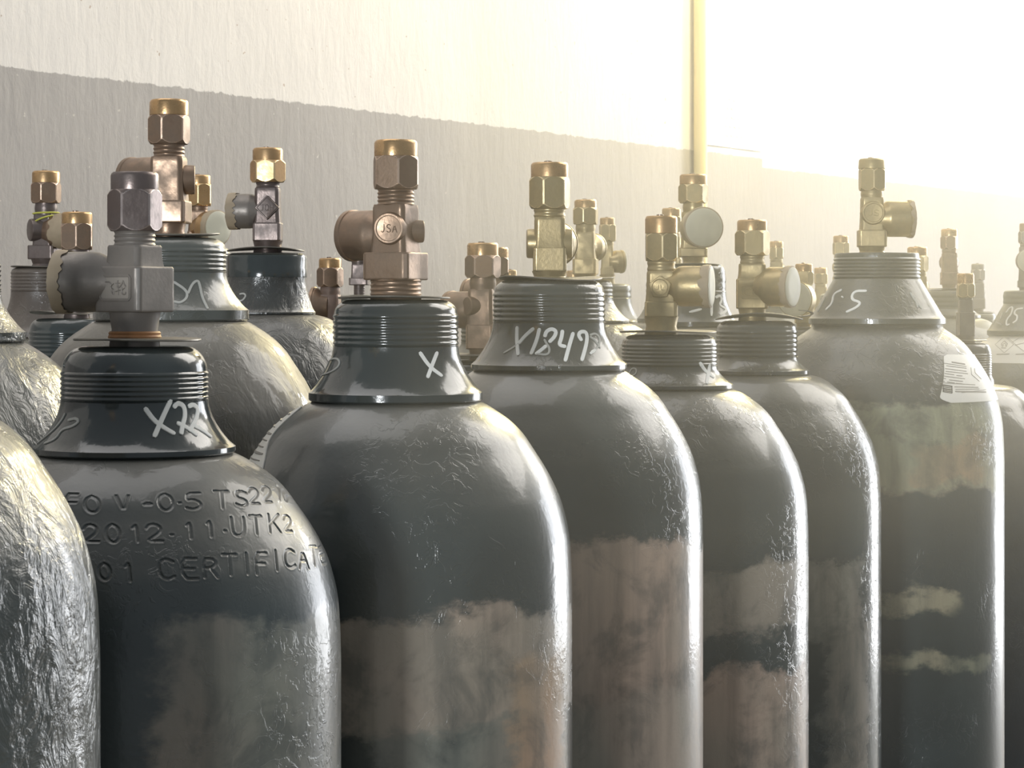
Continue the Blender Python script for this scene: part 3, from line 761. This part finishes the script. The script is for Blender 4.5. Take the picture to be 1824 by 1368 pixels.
c = Cyl('k05', 1835, 3.40, 597, 'grey cylinder chalked K05 above a white label band, cut by the right edge', rr=.0640, tr=.0400)
c.make_shell(P['far']); c.make_neck(P['far'], 543, 524, 518, n=2, yrt=588, depth=.0005, rtop=.036, cone=True)
c.valve(1828, (520, 512, 500, 440, 434, 412, 398), (13, 19, 14, 11, 14.5, 12), nut_rot=10, out=(-6, 465, 21, .034), face='face', mats=('greybody', 'greybody', 'bronze'), threads=1)
c.chalk([[(225,590),(300,440)],[(270,450),(260,530)],[(340,600),(260,560)],[(350,430),(320,520)]], hw=.0012, m=M['faint'], o=(1740, 500), k=7.6)
c.chalk([[(400,430),(440,370),(490,350),(470,450),(400,530),(400,610),(440,590)],[(620,375),(530,385),(500,450),(550,470),(540,540),(490,570)]], hw=.0014, m=M['chalk'], o=(1740, 500), k=7.6)
c.patch(lambda v: (math.radians(-100), math.radians(100)), lambda v, u: c.z(598)+(c.z(645)-c.z(598))*v, M['paper'], 60, 12)['label'] = 'white label band printed with hazard diamonds'
mb = MB()
def onband(pl, hw):
    q = []
    for x, y in subdivide(pl, 2):
        t, z = c.surf(1740+x/7.6, 500+y/7.6); q.append(c.pt(t, z, .0010))
    ribbon(mb, [a for a, _ in q], [n_ for _, n_ in q], hw, .00015)
onband([(335, 915), (395, 915)], .0006); onband([(350,900),(335,860),(375,820),(415,860),(400,900)], .0007); onband([(365,895),(355,865),(378,850),(395,870),(388,895)], .0005)
onband([(520, 878), (638, 850)], .0007)
for pl in ([(250, 870), (375, 760), (500, 870), (375, 980), (250, 870)], [(400, 760), (560, 900), (638, 960)], [(480, 840), (638, 740)]): onband(pl, .0003)
for a, b2 in ((275, 440), (530, 638)): onband([(a, 1000), (b2, 995)], .0008)
mb.build('hazard_print', plain('pale_ink', (.38, .35, .31), .6), c.root)

# ---- second row and behind, left to right
c = Cyl('edge_high', 912-.372*F/1.45, 1.45, 607, 'cylinder with crinkled silvery shoulder cut by the left edge, above the nearest one')
c.make_shell(P['wrink']); c.make_neck(P['wrink'], 520, 470, 440, yrt=590)
c.valve(c.px, (440, 400, 350, 280, 250, 190, 165), (40, 56, 40, 30, 41, 36), mats=('leaden', 'leaden', 'bronze'))

P['cA'] = paint_mat('dusty_flaking_paint', base=(.075, .072, .062), rough=.42, seed=71, dust=.75, drips=.8)
P['neckA'] = paint_mat('grey_green_neck_paint', base=(.085, .09, .08), rough=.22, drips=.5, seed=5.7, dust=.3)
c = Cyl('x09', 305, 1.65, 570, 'dusty grey cylinder chalked X9 behind the X22 one, tall orange-bronze valve', rr=.0568, tr=.0402)
c.make_shell(P['cA']); c.make_neck(P['neckA'], 486, 445, 425, n=5, yrt=551, depth=.0005)
c.plate(418, 88, dx=-2, warp=.0010)
c.valve(301, (420, 398, 358, 280, 257, 205, 178), (30, 50, 36, 28, 38.5, 34.5), base=(4, 42), nut_rot=-12, out=(-125, 316, 38, .040),
        bosses=((98, 320, 26, 46),), mats=('bronze', 'bronze', 'machined'), threads=4, pin=False)
c.chalk([[(1240,350),(1290,360),(1335,320),(1330,270),(1240,210)],[(1340,290),(1370,220),(1410,195),(1425,240),(1440,320),(1480,400)]], hw=.0010, o=(0, 450), k=4, m=M['faint'])

P['cB'] = paint_mat('sagging_thick_grey_paint', base=(.05, .052, .048), rough=.28, wrinkle=.9, seed=81, dust=.3)
c = Cyl('diamond', 475, 2.21, 560, 'lumpy grey cylinder whose glossy black collar carries a valve with a diamond badge', rr=.0480, tr=.0385)
c.make_shell(P['cB'], r0=.046); c.make_neck(P['cB'], 494, 462, 452, n=1, yrt=555, depth=.0003, rtop=.034)
MB().add(*lathe([(c.z(494), .037), (c.z(494), .0397), (c.z(480), .0401), (c.z(478), .0396), (c.z(460), .0400), (c.z(455.5), .0392), (c.z(453.5), .037)], 96)).build('collar_band', P['neck'], c.root)['label'] = 'glossy black collar band'
c.plate(444, 69, dx=-2, warp=.0016)
c.valve(477, (452, 430, 397, 335, 325, 286, 264), (26, 35, 27, 21, 32.5, 27), base=(4, 45), nut_rot=-33, out=(-97, 376, 31, .038), out_tape=.008,
        badge=('diamond', 3, 371, 21, 'JQH'), mats=('leaden', 'greybody', 'machined', 'machined'), threads=2)
c.chalk([[(1680,330),(1720,350),(1755,310),(1740,290),(1710,295)]], hw=.0009, o=(0, 450), k=4, m=M['faint'])

c = Cyl('cord', 78, 2.40, 600, 'brown-necked cylinder at far left with a yellow cord tied round its valve', rr=.0520, tr=.0345)
c.make_shell(P['far']); c.make_neck(P['brownneck'], 520, 484, 477, n=6, yrt=590, depth=.0006)
c.plate(475, 58, warp=.0005)
c.valve(82, (478, 462, 437, 381, 362, 325, 305), (26, 36, 22, 20, 27.5, 24.5), base=(4, 30), nut_rot=-8, out=(62, 412, 30, .034), out_tape=.016,
        bosses=((-62, 410, 20, 30),), mats=('leaden', 'bronze', 'machined'), threads=1)
mb = MB(); dxc = 4/c.s
for (ya, yb, rr_) in ((379, 381, 23), (384, 404, 25.5)):
    rings = []
    for i in range(49):
        t = 2*PI*i/48; z = c.z(ya)+(c.z(yb)-c.z(ya))*(.5-.5*math.cos(t-1.0)); r_ = rr_/c.s
        p = Vector((dxc+r_*math.sin(t), -r_*math.cos(t), z)); n_ = Vector((math.sin(t), -math.cos(t), 0))
        rings.append([p+n_*.0009*math.cos(a)+Vector((0, 0, .0009*math.sin(a))) for a in (0, PI/2, PI, 3*PI/2)])
    mb.add(*ring_mesh(rings))
mb.build('tie_cord', M['yellow'], c.root, ang=60)

c = Cyl('low_left', 125, 2.03, 668, 'low cylinder at left, its wide brass nut showing above the X22 outlet', rr=.0520, tr=.0370)
c.make_shell(P['far']); c.make_neck(P['neck'], 636, 590, 568, n=6, yrt=655)
c.plate(556, 58, dx=-14, warp=.0016)
c.valve(137, (572, 545, 515, 460, 445, 398, 378), (24, 36, 28, 24, 31, 27), base=(4, 40), nut_rot=8, mats=('leaden', 'bronze', 'machined'), threads=1)

c = Cyl('behind_x09', 356, 2.75, 500, 'cylinder hidden behind the X9 one, only its orange nut and pale taped outlet showing', rr=.05, tr=.037)
c.make_shell(P['far']); c.make_neck(P['far'], 470, 450, 440, n=4, yrt=492)
c.valve(354, (442, 432, 412, 375, 367, 328, 312), (18, 26, 20, 16, 25, 21), base=(4, 45), nut_rot=5, out=(50, 407, 30, .034), out_tape=.008, face='face',
        mats=('bronze', 'machined', 'machined'), threads=1)

c = Cyl('low_mid', 588, 2.50, 672, 'low cylinder between the diamond-badged and centre ones, outlet pointing left', rr=.052, tr=.039)
c.make_shell(P['wrink']); c.make_neck(P['wrink'], 648, 625, 612, n=5, yrt=662)
c.valve(588, (614, 600, 580, 525, 511, 477, 460), (20, 30, 22, 18, 24.5, 20), base=(4, 40), nut_rot=-24, out=(-100, 548, 36, .0205), mats=('mauve', 'bronze', 'machined'), threads=1)

c = Cyl('behind_x7', 630, 2.98, 556, 'cylinder peeping out behind the round-badged valve, dark threaded stem', rr=.05, tr=.037)
c.make_shell(P['far']); c.make_neck(P['far'], 545, 532, 526, n=4, yrt=550)
c.valve(640, (528, 508, 495, 470, 462, 440, 430), (10, 24, 16, 14, 20, 17), base=(4, 42), nut_rot=12, mats=('leaden', 'leaden', 'bronze'), threads=1, stem_thread=True)

c = Cyl('low_right_mid', 860, 2.10, 726, 'low cylinder just left of X18498 with an orange-bronze valve and white-lit nut', rr=.055, tr=.040)
c.make_shell(P['plain']); c.make_neck(P['neck'], 690, 660, 642, n=5, yrt=716)
c.plate(631, 78, dx=0, warp=.0004)
c.valve(860, (640, 622, 578, 515, 495, 455, 433), (25, 36, 28, 24, 33, 28), base=(4, 30), nut_rot=-26, out=(-128, 552, 33, .040),
        bosses=((-58, 545, 17, 33),), mats=('bronze', 'bronze', 'machined'), threads=1)

c = Cyl('behind_low', 884, 2.36, 640, 'cylinder behind the low bronze-valved one, only a slice of its brass nut showing', rr=.05, tr=.037)
c.make_shell(P['far']); c.make_neck(P['far'], 610, 580, 568, n=4, yrt=632)
c.valve(884, (570, 560, 540, 500, 490, 458, 441), (20, 30, 22, 19, 25, 22), base=(4, 45), nut_rot=0, out=(-120, 525, 28, .036), mats=('bronze', 'bronze', 'machined'), threads=1)

c = Cyl('flared', 1050, 2.90, 575, 'tall-valved cylinder right behind X18498 with a drip-streaked flared neck', rr=.052, tr=.0300)
c.make_shell(P['wrink']); c.make_neck(P['wrink'], 530, 508, 500, n=3, yrt=570)
c.plate(495, 47, dx=-2, warp=.0010)
c.valve(1043, (500, 489, 461, 413, 400, 370, 356), (20, 30, 21, 18, 24, 20), base=(4, 36), nut_rot=-12, out=(160, 440, 25, .034), mats=('olive', 'olive', 'machined'), threads=1)

c = Cyl('flared_far', 1085, 3.64, 577, 'small distant cylinder behind the drip-streaked one, round outlet facing right', rr=.052, tr=.0360)
c.make_shell(P['far']); c.make_neck(P['far'], 532, 512, 506, n=2, yrt=572)
c.valve(1082, (508, 490, 478, 437, 430, 400, 388), (14, 17, 13, 11.5, 16, 13.5), base=(4, 40), nut_rot=10, out=(105, 466, 20, .026), mats=('olive', 'olive', 'machined'), threads=1, face='face')

c = Cyl('pipefront', 1238, 2.55, 582, 'cylinder below the yellow pipe with a big round outlet facing front, chalked 43', rr=.0480, tr=.0350)
c.make_shell(P['far']); c.make_neck(P['neckdusty'], 520, 492, 474, n=2, yrt=572, depth=.0004, rtop=.03)
c.plate(471, 50, dx=-2, warp=.0006)
c.valve(1235, (474, 458, 442, 378, 362, 328, 311), (20, 36, 26, 19, 27.5, 24.5), base=(4, 40), nut_rot=-30, out=(12, 407, 34, .040), face='face', out_tape=.004, mats=('olive', 'olive', 'machined'), threads=1)
c.chalk([[(405,980),(400,1200)],[(445,1010),(490,985),(510,1040),(480,1090),(540,1120),(560,1155),(490,1190)],[(170,1165),(290,1135)]], hw=.0016, o=(1200, 360), k=5.946)

for (key, px, d, yr, top, k, nr, lab, mt, extra) in (
    ('capA', 1196, 3.27, 560, 371, 1.0, 0, 'distant cylinder whose cap peeps between two taller valves below the yellow pipe', 'olive', None),
    ('capB', 1383, 4.40, 560, 430, 1.0, -8, 'distant cylinder with a white-lit nut just right of the tagged cylinder valve', 'olive', None),
    ('capC', 1432, 2.85, 610, 470, .80, 14, 'distant cylinder whose brass nut shows at the left foot of the tallest cylinder neck', 'olive', (-28, 31)),
    ('capD', 1462, 4.75, 590, 477, 1.0, 4, 'farthest brass nut between the tallest cylinder neck and its left neighbour', 'olive', None),
    ('capE', 1498, 4.00, 560, 420, 1.0, 9, 'distant cylinder with a bright nut directly left above the tallest cylinder threads', 'olive', None),
    ('capF', 1634, 3.25, 575, 440, 1.05, 22, 'cylinder behind the right side of the tallest one, brass nut only', 'olive', None),
    ('capQ', 1691, 3.64, 600, 408, .96, 28, 'slim brass-valved cylinder on a thin plate, first valve right of the tallest one', 'bronze', None),
    ('capS', 1742, 4.70, 615, 470, 1.0, 5, 'distant grey-green valve behind the blue-black cylinder', 'greybody', None),
    ('capT', 1022, 4.20, 600, 482, 1.0, 3, 'tiny distant cap at the foot of the valve right behind X18498', 'olive', None),
    ('capU', 910, 3.20, 640, 481, .62, 3, 'tiny distant cap just left of the X18498 plate', 'olive', None)):
    c = Cyl(key, px, d, 0, lab, rr=.050, tr=.037)
    s = c.s*k; y = lambda mm: top+mm*s        # metres below the cap's top
    c.zr = c.z(y(.165 if key != 'capQ' else .150)); 
    c.make_shell(P['far']); 
    c.make_neck(P['far'], y(.133), y(.108), y(.103), n=3, yrt=y(.160 if key != 'capQ' else .145))
    if key in ('capQ', 'capC', 'capS'): c.plate(y(.1005), 38/1.1*c.s/1000, warp=.0008)
    c.valve(px, (y(.103), y(.094), y(.073), y(.0405), y(.034), y(.0115), top), (.0125*s, .021*s, .0155*s, .0125*s, .0155*s, .0138*s), base=(4, 38), nut_rot=nr,
            out=(extra[0], y(.056), extra[1], .032) if extra else (170, y(.056), .016*s, .034), mats=(mt, mt, 'machined' if mt != 'greybody' else 'greybody'), threads=1,
            face='face' if extra else None)

# ---- added haze volume over the rows, a stand-in for warm lens glare
hm = bpy.data.materials.new('glare_veil'); hm.use_nodes = True; nt = hm.node_tree; nt.nodes.clear()
vo = nt.nodes.new('ShaderNodeVolumeScatter'); vo.inputs['Density'].default_value = GLARE_DENSITY
vo.inputs['Anisotropy'].default_value = .72; vo.inputs['Color'].default_value = (1, .97, .90, 1)
mo = nt.nodes.new('ShaderNodeOutputMaterial'); nt.links.new(vo.outputs[0], mo.inputs['Volume'])
x0, x1, y0, y1, z0, z1 = -0.06, 7.5, .75, 10.0, 1.22, 3.55
hz = MB().add([(x0, y0, z0), (x1, y0, z0), (x1, y1, z0), (x0, y1, z0), (x0, y0, z1), (x1, y0, z1), (x1, y1, z1), (x0, y1, z1)],
              [(3, 2, 1, 0), (4, 5, 6, 7), (0, 1, 5, 4), (1, 2, 6, 5), (2, 3, 7, 6), (3, 0, 4, 7)]).build('haze', hm, None, ang=0)
hz['kind'] = 'stuff'; hz['label'] = 'added warm haze imitating lens glare over the cylinders'; hz['category'] = 'haze'
